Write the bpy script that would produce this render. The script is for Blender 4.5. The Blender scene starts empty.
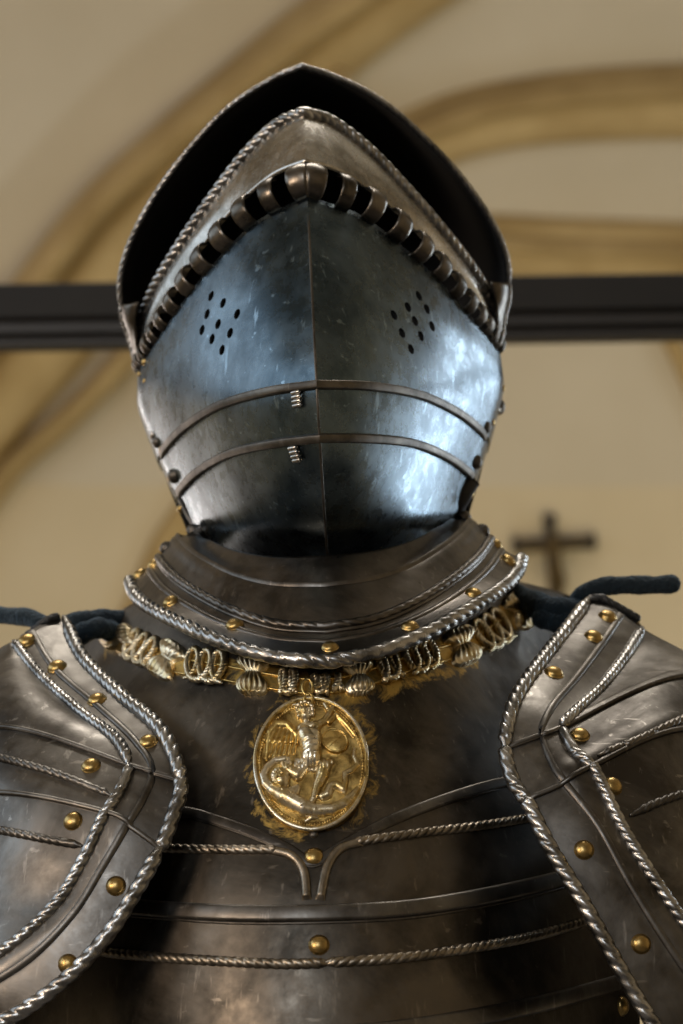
import bpy, bmesh, math, random
from mathutils import Vector, Matrix
from mathutils.bvhtree import BVHTree
random.seed(7)
sc = bpy.context.scene
COL = sc.collection
PI = math.pi

# ------------------------------------------------------------------ camera, world, lights
CAM = Vector((0.0, -1.5, 1.40)); PITCH = math.radians(12.5); CROLL = math.radians(0.0)
FPX = 2280.0; CX, CY = 341.5, 512.0
cd = bpy.data.cameras.new('camera'); cam = bpy.data.objects.new('camera', cd); COL.objects.link(cam)
cam.location = CAM; cam.rotation_euler = (PI/2 + PITCH, 0, 0)
cd.sensor_fit = 'VERTICAL'; cd.sensor_height = 36.0; cd.lens = FPX/1024*36.0
cd.dof.use_dof = True; cd.dof.focus_distance = 1.33; cd.dof.aperture_fstop = 6.8
cd.clip_start = 0.05
sc.camera = cam
FW = Vector((0, math.cos(PITCH), math.sin(PITCH))); RT = Vector((1, 0, 0)); UPV = RT.cross(FW)

w = bpy.data.worlds.new('world'); sc.world = w; w.use_nodes = True
w.node_tree.nodes['Background'].inputs[0].default_value = (0.75, 0.8, 0.9, 1)
w.node_tree.nodes['Background'].inputs[1].default_value = 0.04
sc.view_settings.view_transform = 'Standard'; sc.view_settings.look = 'None'
sc.view_settings.gamma = 1.0; sc.view_settings.use_curve_mapping = False
sc.view_settings.exposure = 0.0

def area(name, loc, target, sx, sy, power, col):
    l = bpy.data.lights.new(name, 'AREA'); l.shape = 'RECTANGLE'; l.size = sx; l.size_y = sy
    l.energy = power; l.color = col
    o = bpy.data.objects.new(name, l); COL.objects.link(o); o.location = loc
    o.rotation_euler = (Vector(target) - Vector(loc)).to_track_quat('-Z', 'Y').to_euler()
    return o
# daylight windows of the hall (right side, left side, behind the visitor) and warm lamps, then an added fill for the vault
area('window_light_right', (3.35, 2.7, 2.3), (0, 0, 1.8), 0.36, 2.6, 68, (0.74, 0.87, 1.0))
area('window_light_left', (-3.35, 0.0, 2.9), (0, 0.0, 1.7), 4.4, 1.8, 43, (0.62, 0.80, 1.0))
area('window_light_side', (-2.9, 4.1, 1.9), (0, 0, 1.8), 0.35, 2.2, 30, (1.0, 0.88, 0.82))
area('window_light_front', (-1.6, -5.4, 3.4), (0, 0, 1.7), 1.1, 1.5, 65, (0.86, 0.92, 1.0))
area('lamp_left', (-2.75, -2.8, 2.25), (0, 0, 1.5), 0.8, 0.8, 48, (1.0, 0.78, 0.60))
area('lamp_high', (0.0, 1.1, 4.9), (0, 0, 1.8), 2.4, 0.5, 75, (1.0, 0.93, 0.84))
area('vault_fill', (0.6, 1.6, 1.25), (0.4, 4.2, 2.8), 1.6, 0.5, 30, (1.0, 0.89, 0.57))  # unseen uplight added to brighten the back wall and vault

# ------------------------------------------------------------------ materials
def new_mat(name):
    m = bpy.data.materials.new(name); m.use_nodes = True
    nt = m.node_tree; return m, nt, nt.nodes['Principled BSDF']
def noise(nt, scale, detail=6, rough=0.6, vec=None, dist=0.0):
    n = nt.nodes.new('ShaderNodeTexNoise'); n.inputs['Scale'].default_value = scale
    n.inputs['Detail'].default_value = detail; n.inputs['Roughness'].default_value = rough
    n.inputs['Distortion'].default_value = dist
    if vec is not None: nt.links.new(vec, n.inputs['Vector'])
    return n
def ramp(nt, fac, stops):
    r = nt.nodes.new('ShaderNodeValToRGB'); e = r.color_ramp.elements
    while len(e) > 1: e.remove(e[-1])
    e[0].position = stops[0][0]; e[0].color = (*stops[0][1], 1)
    for p, c in stops[1:]:
        k = e.new(p); k.color = (*c, 1)
    nt.links.new(fac, r.inputs[0]); return r
def g(v): return (v, v, v)
def mapping(nt, scale, rot=(0,0,0)):
    tc = nt.nodes.new('ShaderNodeTexCoord'); mp = nt.nodes.new('ShaderNodeMapping')
    nt.links.new(tc.outputs['Object'], mp.inputs[0]); mp.inputs['Scale'].default_value = scale
    mp.inputs['Rotation'].default_value = rot
    return mp.outputs[0]

def metal(name, c1, c2, rough=(0.28, 0.5), scale=22, bump=0.12, scratch=0.5, gold=None, metallic=1.0, attr=None):
    m, nt, b = new_mat(name); L = nt.links
    tc = mapping(nt, (1, 1, 1))
    n1 = noise(nt, scale, 8, 0.65, tc, 0.4); n2 = noise(nt, scale*6, 6, 0.7, tc)
    col = ramp(nt, n1.outputs[0], [(0.38, c1), (0.60, c2)])
    out = col.outputs[0]
    # fine scratches
    vs = mapping(nt, (180, 180, 26), (0.5, 0.3, 0.2)); s = noise(nt, 1.0, 3, 0.6, vs)
    sm = ramp(nt, s.outputs[0], [(0.63, g(0)), (0.72, g(1))])
    vs2 = mapping(nt, (30, 160, 160), (0.2, 0.7, 0.5)); s2 = noise(nt, 1.0, 3, 0.6, vs2)
    sm2 = ramp(nt, s2.outputs[0], [(0.66, g(0)), (0.72, g(1))])
    ad = nt.nodes.new('ShaderNodeMath'); ad.operation = 'MAXIMUM'
    L.new(sm.outputs[0], ad.inputs[0]); L.new(sm2.outputs[0], ad.inputs[1])
    mu = nt.nodes.new('ShaderNodeMath'); mu.operation = 'MULTIPLY'; L.new(ad.outputs[0], mu.inputs[0]); mu.inputs[1].default_value = scratch*0.5
    mx = nt.nodes.new('ShaderNodeMixRGB'); L.new(mu.outputs[0], mx.inputs[0]); L.new(out, mx.inputs[1])
    mx.inputs[2].default_value = (min(1, c2[0]*2.6), min(1, c2[1]*2.6), min(1, c2[2]*2.6), 1)
    out = mx.outputs[0]
    if attr:
        at = nt.nodes.new('ShaderNodeAttribute'); at.attribute_name = attr
        ng = noise(nt, 60, 8, 0.75, tc, 0.8)
        a2 = nt.nodes.new('ShaderNodeMath'); a2.operation = 'ADD'; L.new(at.outputs['Fac'], a2.inputs[0]); L.new(ng.outputs[0], a2.inputs[1])
        rg = ramp(nt, a2.outputs[0], [(0.98, g(0)), (1.0, g(1))])
        rg.color_ramp.elements[0].position = 0.86; 
        m3 = nt.nodes.new('ShaderNodeMixRGB'); L.new(rg.outputs[0], m3.inputs[0]); L.new(out, m3.inputs[1])
        m3.inputs[2].default_value = (*gold, 1); out = m3.outputs[0]
    L.new(out, b.inputs['Base Color'])
    b.inputs['Metallic'].default_value = metallic
    rr = ramp(nt, n2.outputs[0], [(0.3, g(rough[0])), (0.7, g(rough[1]))])
    L.new(rr.outputs[0], b.inputs['Roughness'])
    bp = nt.nodes.new('ShaderNodeBump'); bp.inputs['Strength'].default_value = bump; bp.inputs['Distance'].default_value = 0.002
    L.new(n1.outputs[0], bp.inputs['Height'])
    bp2 = nt.nodes.new('ShaderNodeBump'); bp2.inputs['Strength'].default_value = bump*1.2; bp2.inputs['Distance'].default_value = 0.0004
    L.new(n2.outputs[0], bp2.inputs['Height']); L.new(bp.outputs[0], bp2.inputs['Normal'])
    L.new(bp2.outputs[0], b.inputs['Normal'])
    return m
def flat(name, c1, c2, rough=0.9, scale=8, bump=0.1, dist=0.004, detail=6, metallic=0, sheen=0):
    m, nt, b = new_mat(name); L = nt.links
    n = noise(nt, scale, detail, 0.6, mapping(nt, (1, 1, 1)))
    r = ramp(nt, n.outputs[0], [(0.3, c1), (0.7, c2)]); L.new(r.outputs[0], b.inputs['Base Color'])
    b.inputs['Roughness'].default_value = rough; b.inputs['Metallic'].default_value = metallic
    bp = nt.nodes.new('ShaderNodeBump'); bp.inputs['Strength'].default_value = bump; bp.inputs['Distance'].default_value = dist
    L.new(n.outputs[0], bp.inputs['Height']); L.new(bp.outputs[0], b.inputs['Normal'])
    if sheen:
        b.inputs['Sheen Weight'].default_value = sheen; b.inputs['Sheen Roughness'].default_value = 0.4
        b.inputs['Sheen Tint'].default_value = (0.45, 0.65, 0.85, 1)
    return m
M_BLUE = metal('blued_steel', (0.045, 0.066, 0.082), (0.120, 0.160, 0.188), (0.20, 0.37), 16, 0.10, 1.0)
M_BRIGHT = metal('bright_steel', (0.24, 0.225, 0.195), (0.58, 0.555, 0.51), (0.18, 0.34), 22, 0.10, 0.4)
M_ROPE = metal('polished_rope_steel', (0.17, 0.165, 0.155), (0.46, 0.45, 0.43), (0.24, 0.38), 50, 0.015, 0.2)
M_GORGET = metal('gorget_steel', (0.065, 0.058, 0.050), (0.165, 0.150, 0.132), (0.27, 0.44), 20, 0.1, 0.5)
M_CHEST = metal('russet_steel', (0.040, 0.036, 0.030), (0.145, 0.126, 0.102), (0.33, 0.54), 12, 0.22, 0.6, gold=(0.62, 0.42, 0.12), attr='gilt')
M_PAUL = metal('pauldron_steel', (0.065, 0.058, 0.050), (0.19, 0.178, 0.160), (0.32, 0.52), 13, 0.25, 0.7)
M_BROWNBAND = metal('brown_edge_steel', (0.07, 0.062, 0.052), (0.15, 0.135, 0.115), (0.35, 0.55), 40, 0.1, 0.3)
M_HOOP = metal('brown_bright_steel', (0.06, 0.053, 0.043), (0.17, 0.15, 0.125), (0.24, 0.42), 30, 0.08, 0.4)
M_EDGE = metal('worn_bright_edge_steel', (0.16, 0.135, 0.10), (0.38, 0.33, 0.26), (0.30, 0.46), 40, 0.1, 0.4)
M_BRASS = metal('aged_brass', (0.26, 0.165, 0.05), (0.56, 0.40, 0.16), (0.22, 0.40), 90, 0.06, 0.3)
M_GILT = metal('worn_gilding', (0.38, 0.25, 0.08), (0.76, 0.55, 0.20), (0.24, 0.40), 160, 0.15, 0.3)
M_SILV = metal('worn_silver_gilt', (0.55, 0.42, 0.18), (0.86, 0.80, 0.66), (0.22, 0.40), 70, 0.12, 0.3)
M_SHELL = metal('worn_gilt_silver_relief', (0.46, 0.34, 0.14), (0.80, 0.72, 0.54), (0.26, 0.44), 70, 0.05, 0.2)
M_MEDAL = metal('medallion_ground_gilding', (0.16, 0.10, 0.03), (0.70, 0.50, 0.18), (0.28, 0.46), 130, 0.25, 0.3)  # dark patina in the ground, also standing in for shade between the figures
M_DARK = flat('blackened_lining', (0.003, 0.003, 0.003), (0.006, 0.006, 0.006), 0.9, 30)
M_LEATHER = flat('black_leather', (0.006, 0.007, 0.008), (0.014, 0.015, 0.016), 0.5, 120, 0.4, 0.001)
M_VELVET = flat('navy_velvet', (0.002, 0.007, 0.012), (0.006, 0.018, 0.027), 0.95, 320, 0.9, 0.003, 4, 0, 0.35)
M_PLASTER = flat('cream_plaster', (0.50, 0.41, 0.27), (0.57, 0.475, 0.325), 0.95, 1.6, 0.1, 0.01)
M_VAULT = flat('grey_cream_plaster', (0.48, 0.41, 0.30), (0.55, 0.48, 0.37), 0.95, 1.3, 0.1, 0.01)
M_STONE = flat('ochre_sandstone', (0.30, 0.20, 0.075), (0.50, 0.37, 0.18), 0.95, 3.0, 0.2, 0.01)
M_STONE_DARK = flat('weathered_ochre_sandstone', (0.27, 0.18, 0.068), (0.44, 0.32, 0.15), 0.95, 3.5, 0.2, 0.01)
M_FLOOR = flat('dark_stone_floor', (0.06, 0.055, 0.05), (0.10, 0.09, 0.08), 0.6, 4.0)
M_BEAM = flat('black_painted_metal', (0.006, 0.0055, 0.0045), (0.010, 0.009, 0.007), 0.7, 12)
M_BEAM2 = flat('worn_black_metal', (0.018, 0.016, 0.013), (0.026, 0.023, 0.019), 0.5, 12)
M_WOOD = flat('dark_walnut', (0.010, 0.006, 0.004), (0.022, 0.013, 0.007), 0.8, 25)
M_CORPUS = flat('dull_bronze', (0.06, 0.036, 0.010), (0.11, 0.07, 0.02), 0.5, 30, metallic=0.6)

# ------------------------------------------------------------------ geometry helpers
def ray(px, py):
    return (FW + RT*((px-CX)/FPX) + UPV*((CY-py)/FPX)).normalized()
def at(px, py, Y):
    d = ray(px, py); return CAM + d*((Y-CAM.y)/d.y)
AX = ray(341.5, 385); HROT = Matrix.Rotation(math.radians(-3.2), 3, AX); HSH = Vector((-24.5*1.37/FPX, 0, 0))
def roll(p): return CAM + HROT @ (p-CAM) + HSH
def unroll(x, y):   # photograph pixel -> helmet frame pixel (dx, y)
    a = math.radians(3.2); dx, dy = x-317, y-385
    return dx*math.cos(a) - dy*math.sin(a), 385 + dx*math.sin(a) + dy*math.cos(a)
def H(dx, py, Y): return roll(at(341.5+dx, py, Y))

def cr1(p0, p1, p2, p3, t):
    return (p1*2 + (p2-p0)*t + (p0*2-p1*5+p2*4-p3)*t*t + (p1*3-p0-p2*3+p3)*t**3)*0.5
def crs(pts, n):
    """Catmull-Rom resample; pts list of Vectors (any size)"""
    k = len(pts)-1; out = []
    P = [pts[0]*2-pts[1]] + list(pts) + [pts[-1]*2-pts[-2]]
    for i in range(n):
        u = i/(n-1)*k; j = min(int(u), k-1); t = u-j
        out.append(cr1(P[j], P[j+1], P[j+2], P[j+3], t))
    return out
def arc(pts, n):
    """Catmull-Rom then even arc-length spacing"""
    pts = [Vector(p) for p in pts]
    d = crs(pts, max(60, 16*len(pts)))
    L = [0]
    for a, b in zip(d, d[1:]): L.append(L[-1] + (b-a).length)
    out = []; j = 0
    for i in range(n):
        s = L[-1]*i/(n-1)
        while j < len(L)-2 and L[j+1] < s: j += 1
        t = 0 if L[j+1] == L[j] else (s-L[j])/(L[j+1]-L[j])
        out.append(d[j].lerp(d[j+1], min(1, t)))
    return out
def interp(x, tab):
    if x <= tab[0][0]: return tab[0][1]
    for (a, b), (c, d) in zip(tab, tab[1:]):
        if x <= c: return b + (d-b)*(x-a)/(c-a)
    return tab[-1][1]
def sinterp(x, tab):   # smooth
    if x <= tab[0][0]: return tab[0][1]
    if x >= tab[-1][0]: return tab[-1][1]
    k = next(i for i in range(len(tab)-1) if x <= tab[i+1][0])
    def m(i):
        if i <= 0 or i >= len(tab)-1:
            j = min(max(i, 0), len(tab)-2); 
            return (tab[j+1][1]-tab[j][1])/(tab[j+1][0]-tab[j][0])
        return (tab[i+1][1]-tab[i-1][1])/(tab[i+1][0]-tab[i-1][0])
    x0, y0 = tab[k]; x1, y1 = tab[k+1]; h = x1-x0; t = (x-x0)/h
    return (2*t**3-3*t*t+1)*y0 + (t**3-2*t*t+t)*h*m(k) + (-2*t**3+3*t*t)*y1 + (t**3-t*t)*h*m(k+1)

def obj(name, verts, faces, mats, parent=None, smooth=True, sharp=None, autosharp=None):
    me = bpy.data.meshes.new(name); 
    off = Vector((0, 0, 0)) if parent is None else origin(parent)
    me.from_pydata([Vector(v)-off for v in verts], [], faces); me.validate(); me.update()
    for m in (mats if isinstance(mats, (list, tuple)) else [mats]): me.materials.append(m)
    o = bpy.data.objects.new(name, me); COL.objects.link(o)
    if parent is not None: o.parent = parent
    if smooth:
        for p in me.polygons: p.use_smooth = True
    if autosharp is not None:
        bm = bmesh.new(); bm.from_mesh(me)
        for e in bm.edges:
            if len(e.link_faces) == 2 and e.calc_face_angle(0) > autosharp: e.smooth = False
        bm.to_mesh(me); bm.free()
    if sharp:
        bm = bmesh.new(); bm.from_mesh(me); bm.verts.ensure_lookup_table()
        S = set(sharp)
        for e in bm.edges:
            if e.verts[0].index in S and e.verts[1].index in S: e.smooth = False
        bm.to_mesh(me); bm.free()
    return o
def origin(o):
    v = Vector((0, 0, 0))
    while o is not None: v += o.location; o = o.parent
    return v
def thing(name, label, cat, loc, group=None):
    o = bpy.data.objects.new(name, None); COL.objects.link(o); o.location = loc; o.empty_display_size = 0.05
    return tag(o, label, cat, group)
def tag(o, label, cat, group=None):
    o['label'] = label; o['category'] = cat
    if group: o['group'] = group
    return o
def struct(o): o['kind'] = 'structure'; return o

def gridfaces(nr, nc, off=0, wrap=False, flip=False):
    f = []
    for i in range(nr-1):
        for j in range(nc if wrap else nc-1):
            a = off+i*nc+j; b = off+i*nc+(j+1) % nc; c = b+nc; d = a+nc
            f.append((a, d, c, b) if flip else (a, b, c, d))
    return f
def orient(G):
    """rows of Vectors; returns True when faces must flip to face the camera at the middle"""
    i = len(G)//2; j = len(G[0])//2
    a, b, c = G[i][j], G[i][j+1], G[i+1][j]
    return (b-a).cross(c-a).dot(CAM-a) < 0
def plate(name, G, mats, parent=None, thick=0.002, sharp=None, flip=None, autosharp=None, inner=0):
    nr, nc = len(G), len(G[0]); fl = orient(G) if flip is None else flip
    o = obj(name, [v for r in G for v in r], gridfaces(nr, nc, 0, False, fl), mats, parent, True, sharp, autosharp)
    if thick:
        s = o.modifiers.new('thickness', 'SOLIDIFY'); s.thickness = thick; s.offset = -1.0
        if inner: s.material_offset = inner; s.material_offset_rim = 0
    return o
def bvh_of(grids):
    V = []; F = []
    for G in grids:
        fl = orient(G); F += gridfaces(len(G), len(G[0]), len(V), False, fl); V += [v for r in G for v in r]
    return BVHTree.FromPolygons(V, F)
def hit(bvh, px, py, fallback=None):
    l, n, i, d = bvh.ray_cast(CAM, ray(px, py))
    if l is None: return fallback
    if n.dot(CAM-l) < 0: n = -n
    return l, n
def trace(bvh, pts, n, last=None):
    out = []
    P = arc([Vector((x, y)) for x, y in pts], n)
    for p in P:
        h = hit(bvh, p.x, p.y, None); out.append(h)
    good = [i for i, h in enumerate(out) if h]
    if not good: raise RuntimeError('trace missed')
    for i, h in enumerate(out):
        if h is None:
            k = min(good, key=lambda q: abs(q-i)); l, nn = out[k]
            out[i] = (at(P[i].x, P[i].y, l.y), nn)
    L = [h[0] for h in out]; N = [h[1] for h in out]
    N = [sum((N[max(0, min(len(N)-1, i+k))] for k in (-2, -1, 0, 1, 2)), Vector()).normalized() for i in range(len(N))]
    return L, N
def sweep(L, N, sec, closed_sec=True, taper=None):
    """sec(i, s) -> list of (b, n) offsets; returns verts, faces"""
    V = []; F = []; n = len(L); s = 0
    for i in range(n):
        if i: s += (L[i]-L[i-1]).length
        T = (L[min(n-1, i+1)]-L[max(0, i-1)]).normalized(); nn = (N[i]-T*N[i].dot(T)).normalized(); B = T.cross(nn)
        S = sec(i, s); m = len(S)
        V += [L[i]+B*b+nn*h for b, h in S]
    F = gridfaces(n, m, 0, closed_sec)
    if closed_sec:
        F.append(tuple(range(m))); F.append(tuple(reversed(range((n-1)*m, n*m))))
    return V, F
def rope(name, L, N, r, pitch, mat, parent, lift=0.3, amp=0.32, m=24, hand=1, step=None):
    step = step or pitch/10; m = max(m, 22)
    tot = sum((b-a).length for a, b in zip(L, L[1:])); k = max(8, int(tot/step))
    X = arc([Vector((*a, *b)) for a, b in zip(L, N)], k)
    L2 = [Vector(x[:3]) for x in X]; N2 = [Vector(x[3:]).normalized() for x in X]
    def sec(i, s):
        e = min(1, 0.35 + 3*min(i, k-1-i)/k*6)
        out = []
        for q in range(m):
            a = 2*PI*q/m; v = abs(math.sin(a*1.5 + hand*PI*s/pitch))
            rr = r*e*(1-amp + amp*(1-(1-v)**2.2))
            out.append((rr*math.cos(a), rr*math.sin(a) + r*lift))
        return out
    V, F = sweep(L2, N2, sec); return obj(name, V, F, mat, parent)
def ridge(name, L, N, wd, h, mat, parent, sink=0.001, prof=None, ends=True):
    n = len(L)
    def sec(i, s):
        e = min(1, (min(i, n-1-i)+0.4)/4) if ends else 1
        if prof == 'step':   # steep on one side
            pr = [(-1, 0), (-0.92, 1), (-0.6, 1.0), (0, 0.62), (1, 0)]
        elif prof == 'flat':
            pr = [(-1, 0), (-0.85, .8), (-0.6, 1), (0.6, 1), (0.85, .8), (1, 0)]
        else:
            pr = [(math.cos(a), math.sin(a)) for a in [PI*q/8 for q in range(9)]][::-1]
        return [(wd*b, h*e*v) for b, v in pr] + [(wd, -sink), (-wd, -sink)]
    V, F = sweep(L, N, sec); return obj(name, V, F, mat, parent, True, None, 0.9)
_riv = {}
def rivet(name, l, n, r, mat, parent, h=0.62, collar=True):
    key = (mat.name, round(h, 2), collar)
    if key not in _riv:
        V = []; F = []; ns = 24
        prof = [(1.12, -0.25), (1.12, 0.02), (1.0, 0.06)] if collar else [(1.0, -0.25), (1.0, 0.0)]
        for k in range(1, 8):
            a = PI/2*k/8; prof.append((math.cos(a), 0.06+h*math.sin(a)))
        for rr, z in prof:
            V += [Vector((rr*math.cos(2*PI*j/ns), rr*math.sin(2*PI*j/ns), z)) for j in range(ns)]
        F = gridfaces(len(prof), ns, 0, True); V.append(Vector((0, 0, 0.06+h))); top = len(V)-1; b = (len(prof)-1)*ns
        for j in range(ns): F.append((b+j, b+(j+1) % ns, top))
        me = bpy.data.meshes.new(name); me.from_pydata(V, [], F); me.materials.append(mat)
        for p in me.polygons: p.use_smooth = True
        _riv[key] = me
    o = bpy.data.objects.new(name, _riv[key]); COL.objects.link(o); o.parent = parent
    o.location = l-origin(parent); o.rotation_euler = n.to_track_quat('Z', 'Y').to_euler(); o.scale = (r, r, r)
    return o
def px2m(l, px): return px*(l-CAM).dot(FW)/FPX
def rivets_at(bvh, pts, rp, mat, parent, name='rivet', h=0.62, collar=True, lift=0.0):
    for x, y in pts:
        q = hit(bvh, x, y)
        if q is None: print('rivet miss', name, x, y); continue
        rivet(name, q[0]+q[1]*lift, q[1], px2m(q[0], rp), mat, parent, h, collar)
def relief(name, bvh, fr, xs, ys, hfun, mat, parent, base=0.0, skirt=-0.0015, plane=None):
    """height field on a curved plate: fr(a,b)->pixel, hfun(a,b)->height in metres (<=0 is cut away)"""
    nr, nc = len(ys), len(xs); Hh = [[hfun(a, b) for a in xs] for b in ys]
    V = []; idx = {}
    keep = set()
    for i in range(nr-1):
        for j in range(nc-1):
            if max(Hh[i][j], Hh[i+1][j], Hh[i][j+1], Hh[i+1][j+1]) > 0: keep.add((i, j))
    F = []
    def vid(i, j):
        if (i, j) in idx: return idx[(i, j)]
        p = fr(xs[j], ys[i]); h = Hh[i][j]
        if plane: 
            c, n = plane; d = ray(*p); l = CAM + d*((c-CAM).dot(n)/d.dot(n)); 
        else:
            q = hit(bvh, *p); 
            if q is None: return None
            l, n = q
        V.append(l + n*(base + (h if h > 0 else skirt))); idx[(i, j)] = len(V)-1; return len(V)-1
    for i, j in keep:
        f = [vid(i, j), vid(i+1, j), vid(i+1, j+1), vid(i, j+1)]
        if None in f: continue
        F.append(tuple(f))
    if not F: print('empty relief', name); return None
    a, b, c, d = [V[k] for k in F[0]]
    if (b-a).cross(d-a).dot(CAM-a) < 0: F = [tuple(reversed(f)) for f in F]
    return obj(name, V, F, mat, parent)
def lin(a, b, n): return [a+(b-a)*i/(n-1) for i in range(n)]
def tube(L, rad, m=14, seed=None, amp=0.0, closecap=True):
    """round tube with rounded ends, free in space"""
    n = len(L); V = []; ref = Vector((0.13, -0.9, 0.4)); rings = []
    rnd = random.Random(seed)
    for i in range(n):
        T = (L[min(n-1, i+1)]-L[max(0, i-1)]).normalized(); nn = (ref-T*ref.dot(T)).normalized(); B = T.cross(nn)
        r = rad(i/(n-1)) if callable(rad) else rad
        rings.append((L[i], T, nn, B, r))
    def ring(c, nn, B, r): 
        for q in range(m):
            a = 2*PI*q/m; k = 1+(amp*(rnd.random()-.5) if amp else 0); V.append(c+(nn*math.sin(a)+B*math.cos(a))*r*k)
    caps = [0.15, 0.6, 0.88] if closecap else []
    c, T, nn, B, r = rings[0]; cnt = 0
    for k in caps: ring(c - T*r*math.sqrt(1-k*k)*0.9, nn, B, r*k); cnt += 1
    for c, T, nn, B, r in rings: ring(c, nn, B, r); cnt += 1
    c, T, nn, B, r = rings[-1]
    for k in reversed(caps): ring(c + T*r*math.sqrt(1-k*k)*0.9, nn, B, r*k); cnt += 1
    F = gridfaces(cnt, m, 0, True); F.append(tuple(range(m))); F.append(tuple(reversed(range((cnt-1)*m, cnt*m))))
    return V, F
def merge(parts):
    V = []; F = []
    for v, f in parts:
        o = len(V); V += v; F += [tuple(k+o for k in q) for q in f]
    return V, F
def boxvf(x0, x1, y0, y1, z0, z1):
    V = [Vector((x, y, z)) for x in (x0, x1) for y in (y0, y1) for z in (z0, z1)]
    F = [(0, 1, 3, 2), (4, 6, 7, 5), (0, 4, 5, 1), (2, 3, 7, 6), (0, 2, 6, 4), (1, 5, 7, 3)]
    return V, F

# ------------------------------------------------------------------ the hall: floor, walls, vault
XW, YB, YF = 3.6, 4.6, -6.0
struct(obj('floor', *boxvf(-XW, XW, YF, YB, -0.1, 0), M_FLOOR, None, False))
struct(obj('wall_right', *boxvf(XW, XW+0.3, YF, YB, 0, 5.4), M_PLASTER, None, False))
struct(obj('wall_left', *boxvf(-XW-0.3, -XW, YF, YB, 0, 5.4), M_PLASTER, None, False))
struct(obj('wall_front', *boxvf(-XW-0.3, XW+0.3, YF-0.3, YF, 0, 5.4), M_PLASTER, None, False))
# back wall with a shallow corner, turning over into the vault
prof = [(4.60, -0.0), (4.60, 1.2), (4.60, 2.3), (4.56, 2.8), (4.40, 3.3), (4.10, 3.8), (3.6, 4.3), (2.9, 4.75), (2.0, 5.1), (0.5, 5.35), (-2.5, 5.4), (-6.0, 5.4)]
pp = crs([Vector(p) for p in prof], 70)
def backx(x): return 0.10*math.exp(-((x+0.75)/0.16)**2) if False else 0.0
wallG, vaultG = [], []
xsW = lin(-XW, XW, 60)
def bend(x): return -0.16*max(0.0, (-x-0.62))**1.0       # the left bay of the wall turns towards the hall
for p in pp:
    r = [Vector((x, p.x + bend(x), p.y)) for x in xsW]
    if p.y < 2.85: wallG.append(r)
    if p.y >= 2.75: vaultG.append(r)
vaultG[0] = wallG[-1]
plate_w = struct(plate('wall_back', wallG, M_PLASTER, None, 0))
plate_c = struct(plate('ceiling', vaultG, M_VAULT, None, 0))
BB = bvh_of([wallG, vaultG])
def vault_rib(nm, pts, w0, h, mat, prof=None, n=110):
    L, N = trace(BB, pts, n)
    o = ridge(nm, L, N, w0, h, mat, None, 0.03, prof, False); return struct(o)
pxb = 6.1/FPX
vault_rib('trim_1', [(-190, 1100), (-170, 800), (-110, 600), (-30, 440), (60, 330), (130, 240), (215, 140), (300, 70), (370, 10), (470, -60), (640, -180), (860, -340)], 40*pxb, 0.10, M_STONE)
vault_rib('trim_2', [(-215, 1100), (-195, 780), (-140, 560), (-60, 400), (20, 300), (90, 210), (165, 140), (235, 80), (300, 25), (400, -50), (570, -180), (780, -340)], 18*pxb, 0.17, M_STONE_DARK)
vault_rib('trim_3', [(-150, 1100), (-120, 800), (-60, 590), (0, 482), (60, 425), (110, 375), (170, 300), (240, 200), (300, 120), (345, 60)], 13*pxb, 0.12, M_STONE_DARK)
vault_rib('trim_4', [(205, 400), (255, 290), (330, 190), (400, 150), (470, 122), (560, 108), (700, 104), (820, 112), (1000, 150), (1300, 260), (1600, 440)], 34*pxb, 0.10, M_STONE)
vault_rib('trim_5', [(200, 385), (250, 270), (335, 165), (400, 131), (470, 103), (560, 85), (700, 76), (820, 82), (1000, 118), (1300, 226), (1600, 400)], 13*pxb, 0.16, M_STONE_DARK)
vault_rib('trim_6', [(220, 430), (290, 310), (380, 258), (480, 247), (560, 250), (700, 255), (820, 264), (1000, 290), (1300, 370), (1600, 520)], 33*pxb, 0.10, M_STONE)
vault_rib('trim_7', [(215, 420), (285, 300), (380, 250), (480, 240), (560, 244), (700, 248), (820, 256), (1000, 280), (1300, 358), (1600, 505)], 12*pxb, 0.15, M_STONE_DARK)
vault_rib('trim_8', [(60, 1100), (80, 850), (110, 680), (140, 615), (168, 550), (200, 500), (225, 430), (240, 340), (270, 250)], 20*pxb, 0.05, M_STONE)
vault_rib('trim_9', [(655, 300), (672, 340), (700, 400), (740, 480), (790, 620), (820, 800), (830, 1100)], 10*pxb, 0.06, M_STONE)

# ------------------------------------------------------------------ black rail behind the helmet
c0 = at(341.5, 313, 1.0); s = (c0-CAM).dot(FW)/FPX
rail = thing('crossbar', 'long black horizontal metal rail running behind the helmet', 'rail', (0, 1.0, c0.z-31*s))
def bar(nm, y0, y1, d0, d1, mat):
    V, F = boxvf(-XW, XW, 1.0-d0, 1.0+d1, c0.z+(313-y1)*s, c0.z+(313-y0)*s)
    A = Matrix.Rotation(-math.radians(0.95), 3, 'Y')
    V = [A @ (v-c0)*1 + c0 for v in V]
    V = [Vector((max(-XW+0.0, min(XW, v.x)), v.y, v.z)) for v in V]
    o = obj(nm, V, F, mat, rail, False)
    b = o.modifiers.new('bevel', 'BEVEL'); b.width = 0.002; b.segments = 2
    return o
bar('upper_rail', 282, 318, 0.02, 0.03, M_BEAM)
bar('middle_strip', 317, 331, 0.006, 0.02, M_BEAM2)
bar('groove_strip', 330, 337, -0.004, 0.02, M_BEAM)
bar('lower_lip', 336, 344, 0.006, 0.02, M_BEAM2)

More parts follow.
